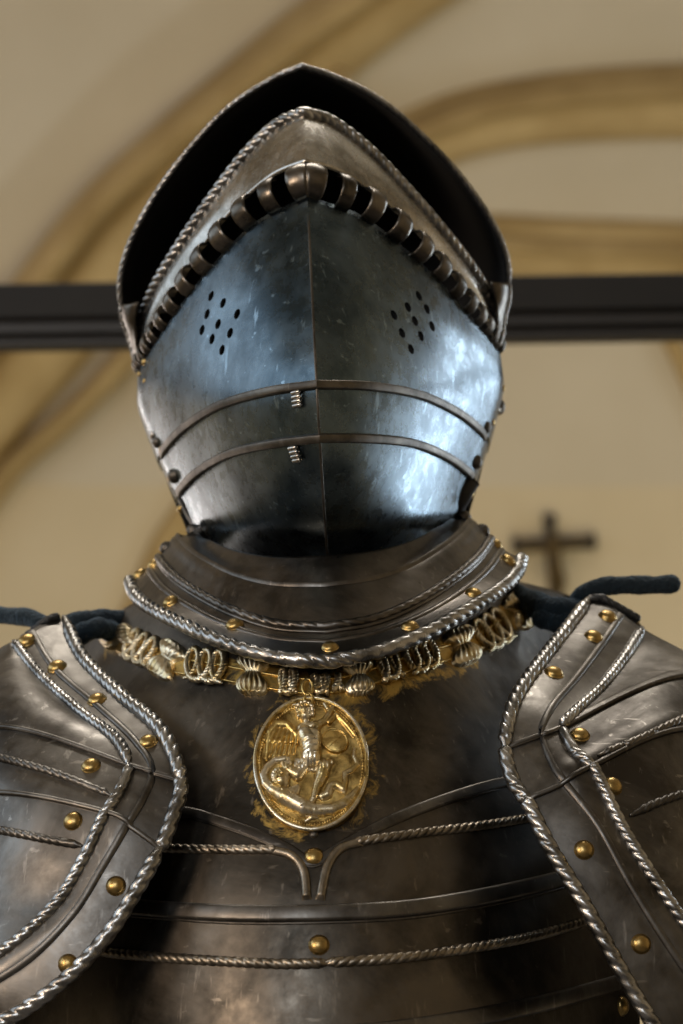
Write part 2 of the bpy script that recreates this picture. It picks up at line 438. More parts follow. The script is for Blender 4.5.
# ------------------------------------------------------------------ crucifix on the back wall
cc = at(553, 541, 4.50); s = (cc-CAM).dot(FW)/FPX
cru = thing('crucifix', 'small dark wooden crucifix with bronze figure on the cream wall', 'crucifix', (cc.x, 4.54, cc.z-75*s))
def cbox(x0, x1, y0, y1, d0, d1): return boxvf(cc.x+(x0-553)*s, cc.x+(x1-553)*s, 4.56-d0, 4.56-d1, cc.z-(y1-541)*s, cc.z-(y0-541)*s)
V, F = merge([cbox(548, 557, 514, 625, 0.04, -0.02), cbox(516, 594, 536, 546, 0.045, 0.0),
              cbox(546, 559, 512, 518, 0.05, 0.0), cbox(513, 519, 534, 548, 0.05, 0.0), cbox(591, 597, 534, 548, 0.05, 0.0)])
A = Matrix.Rotation(math.radians(-3), 3, 'Y')
V = [A @ (v-cc) + cc for v in V]
obj('cross', V, F, M_WOOD, cru, False)
def cp(x, y, d=0.06): return A @ (Vector((cc.x+(x-553)*s, 4.56-d, cc.z-(y-541)*s))-cc) + cc
prt = [tube(crs([cp(554, 548, .07), cp(554, 556, .075), cp(554, 566, .075), cp(553, 574, .075)], 14), lambda t: s*(7.5-2.5*math.sin(PI*t)), 12),
       tube(crs([cp(551, 573, .075), cp(548, 585, .095), cp(553, 598, .07), cp(553, 612, .065)], 14), lambda t: s*(4.2-1.8*t), 10),
       tube(crs([cp(556, 573, .075), cp(558, 585, .095), cp(555, 598, .07), cp(555, 612, .065)], 14), lambda t: s*(4.2-1.8*t), 10),
       tube(crs([cp(550, 549, .07), cp(541, 548, .065), cp(532, 545, .06), cp(520, 540, .06)], 12), lambda t: s*(3.2-1.3*t), 10),
       tube(crs([cp(558, 549, .07), cp(567, 547, .065), cp(577, 543, .06), cp(589, 538, .06)], 12), lambda t: s*(3.2-1.3*t), 10),
       tube([cp(553, 545, .08), cp(552, 540, .085), cp(552, 537, .085)], lambda t: s*(3.0+2*math.sin(PI*t)), 12)]
obj('corpus', *merge(prt), M_CORPUS, cru)

# ------------------------------------------------------------------ HELMET
helm = thing('close_helmet', 'blued steel close helmet with pierced visor and rope-edged peak on the gorget', 'helmet', (0, 0, at(341, 590, 0).z))
# visor and bevor surface: columns keel -> side, rows top -> bottom, in helmet pixels
FR = [0.0, 0.30, 0.60, 0.82, 0.95, 1.0, 0.985]
YK = [1.0, 0.87, 0.63, 0.36, 0.14, 0.0, -0.22]
rows = [   # dxmax, keelY, y per column
    (180, -0.150, [197, 221, 270, 318, 350, 368, 384]),
    (181, -0.172, [262, 280, 316, 355, 380, 394, 408]),
    (174, -0.190, [330, 341, 366, 393, 410, 420, 432]),
    (164, -0.200, [385, 389, 400, 419, 438, 451, 462]),
    (149, -0.190, [438, 441, 448, 463, 479, 490, 501]),
    (137, -0.172, [480, 483, 488, 498, 508, 516, 525]),
    (126, -0.145, [522, 523, 525, 531, 538, 544, 550]),
    (116, -0.108, [556, 556, 557, 560, 564, 568, 572]),
    (106, -0.090, [592, 591, 590, 589, 589, 590, 591])]
def halfrow(r, n):
    dm, ky, ys = r
    c = [Vector((FR[i]*dm, ys[i], YK[i]*ky if YK[i] >= 0 else YK[i]*ky)) for i in range(7)]
    return crs(c, n)
NCH = 44
ctrl = [halfrow(r, NCH) for r in rows]
cols = [crs([ctrl[i][j] for i in range(len(rows))], 97) for j in range(NCH)]
def hrow(i, off=0.0):
    R_ = [H(cols[j][i].x, cols[j][i].y, cols[j][i].z) for j in range(NCH)]
    L_ = [H(-cols[j][i].x, cols[j][i].y, cols[j][i].z) for j in range(NCH)]
    return L_[:0:-1] + R_
HG = [hrow(i) for i in range(97)]      # rows: 12 per control row
def offset(G, d):
    """move each grid vertex outwards by d (towards the camera-facing side)"""
    out = []; nr, nc = len(G), len(G[0]); fl = orient(G)
    for i in range(nr):
        r = []
        for j in range(nc):
            a = G[i][min(nc-1, j+1)]-G[i][max(0, j-1)]; b = G[min(nr-1, i+1)][j]-G[max(0, i-1)][j]
            n = a.cross(b).normalized()
            if fl: n = -n
            r.append(G[i][j] + n*(d if not callable(d) else d(i, j)))
        out.append(r)
    return out
def keel_idx(nr, nc): return [i*nc+nc//2 for i in range(nr)]
BH = bvh_of([HG])
vis = HG[0:37]; upb = HG[36:49]; lwb = HG[48:97]
def hplate(name, G, off):
    G2 = offset(G, off)
    return G2, plate(name, G2, [M_BLUE, M_DARK], helm, 0.0016, keel_idx(len(G2), len(G2[0])), inner=1)
G_v, visor = hplate('visor', vis, 0.0014)
G_u, bev1 = hplate('upper_bevor', upb, 0.0004)
G_l, bev2 = hplate('lower_bevor', lwb, -0.0006)
# breaths: 9 real holes each side cut with a boolean and applied
HOLES_L = [(211, 296), (223, 303), (237, 314), (207, 314), (218, 324), (202, 330), (230, 333), (212, 339), (222, 350)]
HOLES_R = [(419, 296), (408, 307), (427, 309), (394, 315), (415, 321), (432, 326), (402, 333), (421, 336), (411, 349)]
BV = bvh_of([G_v])
cut = []
for x, y in HOLES_L+HOLES_R:
    l, n = hit(BV, x, y); r = px2m(l, 5.4); q = n.to_track_quat('Z', 'Y').to_matrix(); V = []
    for z in (-0.012, 0.012):
        V += [l + q @ Vector((r*math.cos(2*PI*k/20), r*math.sin(2*PI*k/20), z)) for k in range(20)]
    F = [tuple(reversed(range(20))), tuple(range(20, 40))] + [(k, (k+1) % 20, 20+(k+1) % 20, 20+k) for k in range(20)]
    cut.append((V, F))
V, F = merge(cut); cutter = obj('cutter', V, F, M_DARK, None, False)
visor.parent = None; visor.location = helm.location
bo = visor.modifiers.new('holes', 'BOOLEAN'); bo.object = cutter; bo.operation = 'DIFFERENCE'; bo.solver = 'EXACT'
bpy.context.view_layer.update(); dg = bpy.context.evaluated_depsgraph_get()
me = bpy.data.meshes.new_from_object(visor.evaluated_get(dg)); visor.modifiers.clear()
visor.data = me; visor.parent = helm; visor.location = (0, 0, 0)
bpy.data.objects.remove(cutter)
# keel seam
kx = [(306, 198), (311, 262), (314, 330), (317, 385), (322, 438), (324, 480), (326, 522), (327, 552)]
L = [v + HROT @ Vector((0, -0.0010, 0)) for v in [r[len(r)//2] for r in HG]][2:96]
ridge('keel_seam', L, [HROT @ Vector((0, -1, 0))]*len(L), 0.0008, 0.0005, M_BROWNBAND, helm)
# plate-edge bands (raised dark lips) along the two lames
for nm, row, wdp in (('visor_edge_band', 36, 4.6), ('bevor_edge_band', 48, 4.4)):
    L = HG[row][10:-10]; N = []
    for j in range(10, len(HG[row])-10):
        a = HG[row][j+1]-HG[row][j-1]; b = HG[row+1][j]-HG[row-1][j]; n = a.cross(b).normalized()
        if n.dot(CAM-HG[row][j]) < 0 and n.y > 0: n = -n
        if n.y > 0: n = -n
        N.append(n)
    L = [l+n*0.0012 for l, n in zip(L, N)]
    ridge(nm, L, N, 0.0029, 0.0020, M_BROWNBAND, helm, 0.001, 'flat')
# the rolled edge pierced as a row of hoops along the sight
ROLLP = [(301, 182), (268, 194), (236, 220), (205, 255), (178, 292), (160, 322), (148, 350), (142, 376)]
ROLLQ = [(309, 182), (350, 195), (392, 224), (430, 260), (460, 293), (480, 320), (493, 345), (500, 362)]
def rollpath(side):
    # from helmet top row: slightly above and in front of it
    row = HG[0]; mid = len(row)//2; seq = row[mid:] if side > 0 else row[mid::-1]
    k = NCH-8
    return seq[:k]
zax = HROT @ UPV
for side in (1, -1):
    seq = rollpath(side); n = len(seq)
    A_ = [Vector((*p, j/(n-1))) for j, p in enumerate(seq)]
    P = arc(A_, 400); tot = sum((Vector(b[:3])-Vector(a[:3])).length for a, b in zip(P, P[1:]))
    parts = []
    nh = 13
    # hoop centre positions shrink towards the side
    edges = [0.0]
    wds = [(1-0.035*k) for k in range(nh)]; S = sum(wds)
    for wq in wds: edges.append(edges[-1]+wq/S)
    for k in range(nh):
        a0, a1 = edges[k], edges[k+1]; gap = (0.50 if k else 0.60)*(a1-a0)
        lo, hi = (a0, a1-gap) if k else (0.0, a1-gap)
        if k == 0: lo = -0.0
        R0 = 0.0114*(1-0.42*edges[k])
        V = []; m = 9; q = 7
        for i in range(q):
            u = lo+(hi-lo)*i/(q-1)
            x = min(399, u*399); i0 = int(x); i1 = min(399, i0+1); p = Vector(P[i0][:3]).lerp(Vector(P[i1][:3]), x-i0)
            d0 = Vector(P[max(0, i0-4)][:3]); d1 = Vector(P[min(399, i0+4)][:3]); T = (d1-d0).normalized()
            out = (Vector((HSH.x, 0.0, p.z))-p); out = -out; out.z = 0; out.normalize()
            if k == 0: out = (out*(i/(q-1)) + Vector((0, -1, 0))*(1-i/(q-1))).normalized()
            
            if k == 0: T = (T*(i/(q-1)) + HROT @ Vector((side, 0, 0))*(1-i/(q-1))).normalized()
            o_ = (out - T*out.dot(T)).normalized(); up = o_.cross(T).normalized()
            if up.z < 0: up = -up
            R = R0*(1.0+0.05*math.sin(PI*i/(q-1)))
            for t in range(m):   # half hoop bulging outwards, from the visor lip to the plate above
                a = -PI*0.55 + PI*1.1*t/(m-1)
                V.append(p + up*(R*0.95) + up*(R*math.sin(a)) + o_*(R*0.95*math.cos(a)-R*0.15))
        parts.append((V, gridfaces(q, m)))
    for V, F in parts:
        o = obj('sight_hoop', V, F, [M_HOOP, M_DARK], helm)
        sd = o.modifiers.new('thickness', 'SOLIDIFY'); sd.thickness = 0.0015; sd.offset = 0
# upper plate between hoops and the roped rim (helmet-frame rows keel -> side)
def uplate(rows_, n=40, nr=16):
    hc = [crs([Vector(c) for c in r], n) for r in rows_]
    hcol = [crs([hc[i][j] for i in range(len(rows_))], nr) for j in range(n)]
    G = []
    for i in range(nr):
        Rr = [H(hcol[j][i].x, hcol[j][i].y, hcol[j][i].z) for j in range(n)]
        Lr = [H(-hcol[j][i].x, hcol[j][i].y, hcol[j][i].z) for j in range(n)]
        G.append(Lr[:0:-1]+Rr)
    return G
top_rim = [(0, 112, -0.124), (28, 123, -0.110), (62, 152, -0.098), (98, 194, -0.082), (132, 238, -0.062), (158, 276, -0.038), (172, 304, -0.015), (177, 322, 0.0)]
low_rim = [(0, 161, -0.155), (34, 173, -0.136), (72, 201, -0.116), (108, 239, -0.091), (140, 281, -0.062), (165, 317, -0.034), (177, 345, -0.012), (181, 358, 0.004)]
mid_rim = [((a[0]+b[0])/2+1.5, (a[1]+b[1])/2, (a[2]+b[2])/2-0.003) for a, b in zip(top_rim, low_rim)]
GU = uplate([low_rim, mid_rim, top_rim])
plate('brow_plate', GU, [M_BRIGHT, M_DARK], helm, 0.0016, keel_idx(len(GU), len(GU[0])), inner=1)
L = GU[-1]; N = [((HROT @ Vector((0, -1, 0.35)))).normalized()]*len(L)
rope('roped_rim', L, N, 0.0042, 0.0068, M_ROPE, helm, 0.0, 0.35)
# skull and peak: black inside, open to the front below
peak = [(0, 67, -0.087), (30, 78, -0.082), (75, 104, -0.074), (118, 145, -0.060), (155, 190, -0.044), (182, 236, -0.028), (193, 272, -0.016), (192, 300, -0.008),
        (187, 330, 0.004), (176, 380, 0.016), (166, 430, 0.022), (154, 480, 0.026), (140, 520, 0.030), (128, 560, 0.034)]
def shrink(pts, k, Y, cy=330):
    return [(x*k, cy+(y-cy)*k, (yy*(1-0.0)+Y)) for x, y, yy in pts]
sk = [peak, [(x*0.985, 335+(y-335)*0.98, Yv+0.03) for x, y, Yv in peak], [(x*0.95, 335+(y-335)*0.94, Yv*0.6+0.065) for x, y, Yv in peak],
      [(x*0.86, 338+(y-338)*0.85, Yv*0.3+0.11) for x, y, Yv in peak], [(x*0.66, 345+(y-345)*0.66, 0.150) for x, y, Yv in peak],
      [(x*0.36, 350+(y-350)*0.42, 0.172) for x, y, Yv in peak], [(x*0.01, 355+(y-355)*0.22, 0.178) for x, y, Yv in peak]]
GS = uplate(sk, 60, 50)
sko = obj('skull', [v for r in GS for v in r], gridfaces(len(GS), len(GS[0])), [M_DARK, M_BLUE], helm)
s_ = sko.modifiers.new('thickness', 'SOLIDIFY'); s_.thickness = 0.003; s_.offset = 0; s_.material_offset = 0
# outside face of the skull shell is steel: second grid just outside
cen = H(0, 330, 0.05)
GO = [[cen + (v-cen)*(1.012 + 0.0/len(GS)) for v in r] for r in GS]
GO[0] = [v*0.5 + u*0.5 for v, u in zip(GS[0], GO[0])]
obj('skull_shell', [v for r in GO for v in r], gridfaces(len(GO), len(GO[0])), M_BLUE, helm)
L = [v for v in GS[0]]; k = len(L); L = L[int(k*0.22):int(k*0.78)+1]
L = [v + (v-cen).normalized()*0.001 for v in L]
rope('peak_rim', L, [Vector((0, -1, 0))]*len(L), 0.0020, 0.0060, M_ROPE, helm, 0.0, 0.3, 10)
# ear plates: the lit triangular corners where the peak meets the visor
for sx in (1, -1):
    q = lambda x, y, Y: H(sx*x, y+(9 if y < 310 else 4), Y)
    G = [[q(176, 282, -.030), q(180, 296, -.026), q(182, 318, -.020), q(181, 345, -.014)],
         [q(186, 284, -.026), q(187, 298, -.022), q(185, 320, -.014), q(182, 346, -.010)],
         [q(194, 285, -.014), q(193, 300, -.010), q(188, 322, -.006), q(183, 348, -.004)],
         [q(194, 287, .014), q(193, 302, .016), q(189, 324, .018), q(183, 350, .02)]]
    G = [crs(r, 12) for r in G]; G = [[c[i] for c in [crs([G[a][b] for a in range(4)], 12) for b in range(12)]] for i in range(12)]
    plate('ear_plate', G, M_HOOP, helm, 0.0014)
    E = [G[8][b] for b in range(12)]
    rope('ear_plate_rim', [Vector(e) for e in E], [Vector((sx*0.5, -1, 0))]*12, 0.0018, 0.0045, M_ROPE, helm, 0.2, 0.4, 10)
# sides: pivots, screws, chin straps
def edge_hit(bv, x, y, side):
    for k in range(60):
        q = hit(bv, x + side*k, y)
        if q: return q
    return None
def stud(bv, x, y, r, mat, par, nm='rivet', h=0.7):
    q = edge_hit(bv, x, y, 1 if x < 320 else -1)
    if q is None: print('stud miss', x, y); return
    l, n = q; n = (n + Vector((-0.5 if x < 320 else 0.5, -0.1, 0))).normalized()
    rivet(nm, l + n*0.0008, n, px2m(l, r), mat, par, h)
for x, y, r, m_ in ((141, 362, 4.5, M_BRASS), (140, 374, 3.5, M_BRASS), (146, 381, 3, M_BRASS), (154, 435, 4.5, M_BRIGHT), (158, 442, 6, M_BROWNBAND), (163, 449, 4, M_BRASS),
                    (174, 476, 7, M_BROWNBAND), (171, 478, 4, M_BRASS), (180, 509, 4, M_BRASS)):
    stud(BH, x, y, r, m_, helm)
for x, y, r, m_ in ((501, 388, 4, M_BRASS), (499, 407, 8, M_BROWNBAND), (501, 410, 4, M_BRIGHT), (491, 422, 4, M_BRASS), (485, 427, 6.5, M_BROWNBAND),
                    (476, 462, 7, M_BROWNBAND), (470, 494, 4, M_BRASS)):
    stud(BH, x, y, r, m_, helm)
def strap(pts, wd, nm, parent, mat=M_LEATHER, nrm=(0, -1, 0)):
    P = arc([at(*p) for p in pts], 16); Nn = [Vector(nrm).normalized()]*16
    V, F = sweep(P, Nn, lambda i, s: [(-wd, -.001), (-wd, .001), (-wd*.8, .002), (wd*.8, .002), (wd, .001), (wd, -.001)])
    return obj(nm, V, F, mat, parent)
strap([(176, 486, -0.004), (184, 500, -0.008), (192, 515, -0.006), (198, 530, 0.0)], 0.0030, 'chin_strap', helm, nrm=(-.7, -.7, 0))
strap([(474, 480, -0.014), (467, 490, -0.016), (461, 503, -0.014), (456, 518, -0.006)], 0.0050, 'chin_strap', helm, nrm=(.5, -.8, 0))
# two small ribbed catches left of the keel
for x, y in ((299, 399), (297, 453)):
    l, n = hit(BH, x, y); T = Vector((0, 0, 1)); T = (T-n*n.dot(T)).normalized(); B = T.cross(n); u = px2m(l, 1)
    pr = []
    for k in range(4):
        c = l + T*(u*(k-1.5)*4.4) + n*u*4
        V = []
        for sx in (-5.5, -4.5, 4.5, 5.5):
            rr = 2.4 if abs(sx) < 5 else 1.6
            V += [c + B*sx*u + (T*math.cos(2*PI*q/10) + n*math.sin(2*PI*q/10))*u*rr for q in range(10)]
        F = gridfaces(4, 10, 0, True) + [tuple(range(10)), tuple(reversed(range(30, 40)))]
        pr.append((V, F))
    c = l; V = []
    for zz in (-2, 4):
        V += [c + B*a*u + T*b*u + n*zz*u for a, b in ((-4.5, -8), (4.5, -8), (4.5, 8), (-4.5, 8))]
    pr.append((V, [(0, 3, 2, 1), (4, 5, 6, 7), (0, 1, 5, 4), (1, 2, 6, 5), (2, 3, 7, 6), (3, 0, 4, 7)]))
    obj('visor_catch', *merge(pr), M_BRIGHT, helm)
# ------------------------------------------------------------------ GORGET
gor = thing('gorget', 'dark steel gorget collar with brass rivets and twisted rope edge under the helmet', 'gorget', (0, 0, at(341, 660, 0).z))
def grow(dm, Yc, tab, n=121, Y0=0.0, off=0.0):
    out = []
    for i in range(n):
        th = (-PI*0.985) + 2*PI*0.985*i/(n-1); sgn = 1 if th >= 0 else -1; a = abs(th)
        if a <= PI/2:
            f = math.sin(a)
            p = at(337.5 + sgn*f*dm, sinterp(f*dm, tab), Y0 + Yc*math.cos(a)**1.0)
        else:
            e = at(337.5 + sgn*dm, sinterp(dm, tab), Y0)
            p = Vector((e.x*math.sin(a), Y0 + Yc*0.75*math.cos(a), e.z + 0.012*(-math.cos(a))))
        out.append(roll(p))
    return out
t0 = (126, -0.121, [(0, 553), (50, 551), (90, 543), (120, 528), (124, 523)])
t0b = (133, -0.129, [(0, 570), (50, 566), (90, 556), (120, 538), (131, 523)])
t1 = (150, -0.136, [(0, 588), (50, 584), (90, 572), (125, 552), (142, 538), (150, 528)])
t2a = (158, -0.144, [(0, 606), (50, 601), (95, 586), (130, 566), (150, 550), (158, 538)])
t2 = (167, -0.154, [(0, 630), (50, 624), (95, 607), (135, 583), (155, 566), (167, 550)])
t3 = (178, -0.163, [(0, 645), (50, 639), (100, 622), (140, 600), (165, 580), (178, 562)])
t4 = (195, -0.182, [(0, 664), (50, 657), (100, 640), (150, 615), (180, 596), (192, 582), (195, 572)])
def gband(rs, nr, offs, mat, nm):
    R_ = [grow(*r) for r in rs]; G = [list(x) for x in zip(*[crs([R_[i][j] for i in range(len(rs))], nr) for j in range(121)])]
    G = offset(G, offs); return G, plate(nm, G, mat, gor, 0.0016)
R_all = [grow(*r) for r in (t0, t0b, t1, t2a, t2, t3, t4)]
FG = [list(x) for x in zip(*[crs([R_all[i][j] for i in range(7)], 49) for j in range(121)])]  # 8 per control row
def gsub(a, b, off, nm, mat=M_GORGET):
    G = offset(FG[a:b+1], off); plate(nm, G, mat, gor, 0.0016); return G
G1 = gsub(0, 17, -0.0022, 'collar_lame')
G2 = gsub(15, 41, 0.0, 'neck_lame')
G3 = gsub(39, 48, 0.0016, 'gorget_plate')
BG = bvh_of([FG])
def gridnorm(G, i, j):
    nc = len(G[0]); a = G[i][min(nc-1, j+1)]-G[i][max(0, j-1)]; b = G[min(len(G)-1, i+1)][j]-G[max(0, i-1)][j]
    n = a.cross(b).normalized(); c = Vector((HSH.x, 0, G[i][j].z))
    return n if n.dot(G[i][j]-c) > 0 else -n
def ringline(row, j0=18, j1=103):
    return [FG[row][j] for j in range(j0, j1)], [gridnorm(FG, row, j) for j in range(j0, j1)]
L, N = ringline(15); ridge('lame_edge', [l-n*.0006 for l, n in zip(L, N)], N, 0.0022, 0.0016, M_GORGET, gor, .001, 'step')
L, N = ringline(31); rope('rope_moulding', L, N, 0.0030, 0.0085, M_GORGET, gor, 0.15, 0.25, 12)
L, N = ringline(33); ridge('moulding_step', L, N, 0.0016, 0.0014, M_GORGET, gor)
L, N = ringline(39); ridge('plate_edge', L, N, 0.0028, 0.0024, M_GORGET, gor)
L, N = ringline(48, 12, 109); rope('rope_rim', [l+n*.0006 for l, n in zip(L, N)], N, 0.0046, 0.0092, M_ROPE, gor, 0.15, 0.42, 24)
rivets_at(BG, [(141, 577), (172, 604), (235, 627), (330, 650), (410, 629), (473, 596), (507, 563)], 8.5, M_BRASS, gor, lift=0.0016)
for x, y, r, m_ in ((140, 566, 6.5, M_BRASS), (158, 548, 6.5, M_BROWNBAND), (182, 530, 6.5, M_BROWNBAND), (510, 546, 6.5, M_BRASS), (493, 531, 7, M_BROWNBAND), (476, 517, 7, M_BROWNBAND)):
    stud(BG, x, y, r, m_, gor)

# ------------------------------------------------------------------ BREASTPLATE
chest = thing('breastplate', 'russet steel breastplate with embossed chain collar and gilt oval medallion', 'armour', (0, 0, at(341, 1130, 0).z))
YC = [(560, -0.075), (610, -0.130), (660, -0.160), (720, -0.181), (800, -0.203), (900, -0.228), (1024, -0.243), (1140, -0.245)]
KC = [(580, 0.30), (660, 0.26), (720, 0.17), (800, 0.125), (900, 0.115), (1140, 0.11)]
TOP = [(-60, 720), (30, 668), (90, 640), (128, 606), (180, 590), (330, 585), (480, 575), (530, 584), (580, 600), (640, 640), (740, 700)]
def chY(x, y):
    d = (x-322)/300.0
    yy = sinterp(y, YC) + sinterp(y, KC)*(d*d*(1 + 0.35*d*d))
    # neckline lame: V shaped plate stands proud above its edge
    return min(yy, 0.12)
V_EDGE = [(120, 806), (185, 812), (212, 819), (250, 832), (285, 847), (312, 862), (340, 847), (385, 823), (440, 801), (500, 783), (560, 775)]
CHG = []
NRC, NCC = 150, 190
for i in range(NRC):
    r = []
    for j in range(NCC):
        x = 15+625*j/(NCC-1); t = sinterp(x, TOP); y = t + (1140-t)*i/(NRC-1)
        r.append(at(x, y, chY(x, y)))
    CHG.append(r)
cho = plate('body_plate', CHG, [M_CHEST, M_DARK], chest, 0.002, inner=1)
BC = bvh_of([CHG])
CHAIN = [(92, 655), (112, 640), (138, 650), (166, 661), (207, 667), (254, 676), (292, 682), (320, 684), (358, 678), (415, 659), (460, 646), (492, 631), (518, 612), (540, 600)]
CHP = arc([Vector(p) for p in CHAIN], 120)
at_ = cho.data.attributes.new('gilt', 'FLOAT', 'POINT')
vals = []
for i in range(NRC):
    for j in range(NCC):
        x = 15+625*j/(NCC-1); t = sinterp(x, TOP); y = t + (1140-t)*i/(NRC-1)
        d = min((p-Vector((x, y))).length for p in CHP) if y < 760 else 99
        a = 0.47-0.38*max(0, (d-10)/14)
        if x > 330 and x < 480 and y > 660: a = max(a, 0.46-0.3*max(0, (d-22)/16))
        e = math.hypot((x-312)/66, (y-765)/77)
        if e < 1.35: a = max(a, 0.37 - 0.8*max(0, e-1.0))
        if x < 104 or x > 532 or y < 600: a = 0
        vals.append(max(0.0, a))
at_.data.foreach_set('value', vals)
def cridge(nm, pts, wpx, hpx, mat=M_CHEST, prof=None, n=70, off=0.0, dy=0):
    L, N = trace(BC, [(x, y+dy) for x, y in pts], n); u = px2m(L[n//2], 1)
    return ridge(nm, [l+nn*off for l, nn in zip(L, N)], N, wpx*u, hpx*u, mat, chest, 0.0008, prof)
def crope(nm, pts, rpx, ppx, mat=M_PAUL, lift=0.15, amp=0.32, hand=1, n=60, par=None, bv=None):
    L, N = trace(bv or BC, pts, n); u = px2m(L[n//2], 1)
    return rope(nm, L, N, rpx*u, ppx*u, mat, par or chest, lift, amp, 14, hand)
cridge('neckline_edge', V_EDGE, 6, 2.2, M_PAUL, 'flat', 90)
cridge('neckline_bead', [(x, y+5) for x, y in V_EDGE[1:-1]], 1.6, 1.5, M_BROWNBAND, None, 90)
crope('rope_moulding', [(120, 846), (178, 849), (230, 850), (282, 850)], 5.0, 9.5, M_EDGE)
cridge('curved_moulding', [(272, 850), (292, 856), (304, 872), (307, 900)], 5, 4.4, M_EDGE)
crope('rope_moulding', [(350, 843), (400, 836), (430, 832), (480, 826), (535, 817), (580, 808)], 5.0, 9.5, M_EDGE, hand=-1)
cridge('curved_moulding', [(362, 842), (340, 849), (327, 868), (320, 900)], 5, 4.4, M_EDGE)
cridge('waist_moulding', [(110, 905), (155, 909), (230, 913), (315, 913), (400, 909), (470, 899), (540, 884), (600, 868)], 9, 3.6, M_PAUL, 'flat')
cridge('waist_moulding_edge', [(110, 914), (155, 918), (230, 923), (315, 923), (400, 919), (470, 909), (540, 894), (600, 878)], 1.6, 1.6, M_BROWNBAND)
crope('rope_moulding', [(90, 950), (130, 955), (200, 960), (280, 964), (330, 963)], 5.4, 10, M_EDGE)
crope('rope_moulding', [(322, 963), (400, 958), (460, 950), (530, 937), (590, 920), (640, 905)], 5.4, 10, M_EDGE, hand=-1)
cridge('lower_moulding', [(330, 1036), (400, 1029), (470, 1018), (540, 1004), (600, 988), (650, 974)], 9, 3.6, M_PAUL, 'flat')
rivets_at(BC, [(314, 857), (319, 945), (578, 896), (622, 1006)], 9.5, M_BRASS, chest)
BKG = []
for i in range(60):
    r = []
    for j in range(90):
        x = 640-625*j/89; t = sinterp(x, TOP)+6; y = t + (1140-t)*i/59; d = (x-322)/300.0
        p = at(x, y, chY(x, y)); b = 1-abs(d/1.06)**2.2
        r.append(Vector((p.x, 0.02 + (0.03+0.10*min(1, (y-560)/260))*max(0, b)**0.6 + max(0, p.y)*0.5 - 0.05*max(0, 1-abs(1-abs(d))*12), p.z)))
    BKG.append(r)
plate('back_plate', BKG, M_CHEST, chest, 0.002, flip=False)
# --- embossed chain of the collar
def frame_at(cx, cy, ang=None, flipv=1):
    k = min(range(len(CHP)), key=lambda q: (CHP[q]-Vector((cx, cy))).length)
    T = (CHP[min(len(CHP)-1, k+3)]-CHP[max(0, k-3)]).normalized() if ang is None else Vector((math.cos(ang), math.sin(ang)))
    D = Vector((-T.y, T.x))
    return lambda a, b: (cx+T.x*a+D.x*b, cy+T.y*a+D.y*b)
U = 1.34/FPX
def shell_h(Wd, Hh_):
    def f(a, b):
        best = 0
        for sgn in (1, -1):
            t = b*sgn/Hh_*(1.0 if sgn > 0 else 1.25)
            if t < -0.04 or t > 1: continue
            t = max(t, 0); wv = Wd*(0.46+0.60*math.sin(min(1, t/0.72)*PI/2))*math.sqrt(max(0, 1-t**5))
            if wv <= 0 or abs(a) >= wv: continue
            u = a/wv
            if t > 1-0.09*abs(math.sin(u*PI*3)): continue
            h = (0.25+0.75*math.sqrt(1-u*u))*(0.68+0.32*abs(math.cos(u*PI*3)))*(0.45+0.55*math.sin(min(1, t*1.25+.12)*PI*0.75))
            best = max(best, h*(1.15 if sgn < 0 else 1.0))
        return best*8.5*U
    return f
SHELLS = [(120, 637, 11, 18, 2.15), (169, 659, 14, 23, 0.62), (254, 674, 16, 23, 0.06), (358, 677, 15, 20, -0.1), (461, 645, 15, 22, -0.35), (519, 609, 12, 23, -0.6)]
for cx, cy, wd, hh, ang in SHELLS:
    fr = frame_at(cx, cy, ang if cx > 150 else -2.5+PI*0.95+0.9)
    relief('scallop_shell', BC, fr, lin(-wd*1.1, wd*1.1, 44), lin(-hh*1.08, hh*1.08, 56), shell_h(wd, hh), M_SHELL, chest, 0.0006)
def knot(cx, cy, wd, ht, loops, ang=None, mat=M_SHELL):
    fr = frame_at(cx, cy, ang); L = []; N = []; n = 40*loops; last = None
    for i in range(n):
        t = i/(n-1); a = wd*(t-0.5)*0.86 + wd*0.20*math.sin(2*PI*loops*t); b = ht*0.5*math.cos(2*PI*loops*t)
        q = hit(BC, *fr(a, b))
        if q is None: continue
        L.append(q[0]+q[1]*(2.2+1.6*math.sin(2*PI*loops*t+1.2))*U); N.append(q[1])
    rope('rope_knot', L, N, 3.9*U, 4.4*U, mat, chest, 0.2, 0.3, 10, 1)
for a in ((142, 649, 34, 30, 3, 0.42), (207, 667, 44, 32, 3, 0.12), (289, 683, 22, 24, 2, 0), (320, 686, 22, 18, 2, 0), (338, 684, 14, 16, 1, 0), (388, 668, 26, 26, 2, -0.3), (420, 658, 34, 28, 3, -0.35), (491, 631, 36, 34, 3, -0.55)):
    knot(*a)
for off in (-7, 7):
    pts = []
    for k in range(9, 112, 4):
        T = (CHP[min(119, k+1)]-CHP[max(0, k-1)]).normalized(); p = CHP[k]+Vector((-T.y, T.x))*(off+3); pts.append((p.x, p.y))
    L, N = trace(BC, pts, 120); V, F = tube([l+n*.0004 for l, n in zip(L, N)], 1.5*U, 8)
    obj('gilt_cord', V, F, M_GILT, chest)
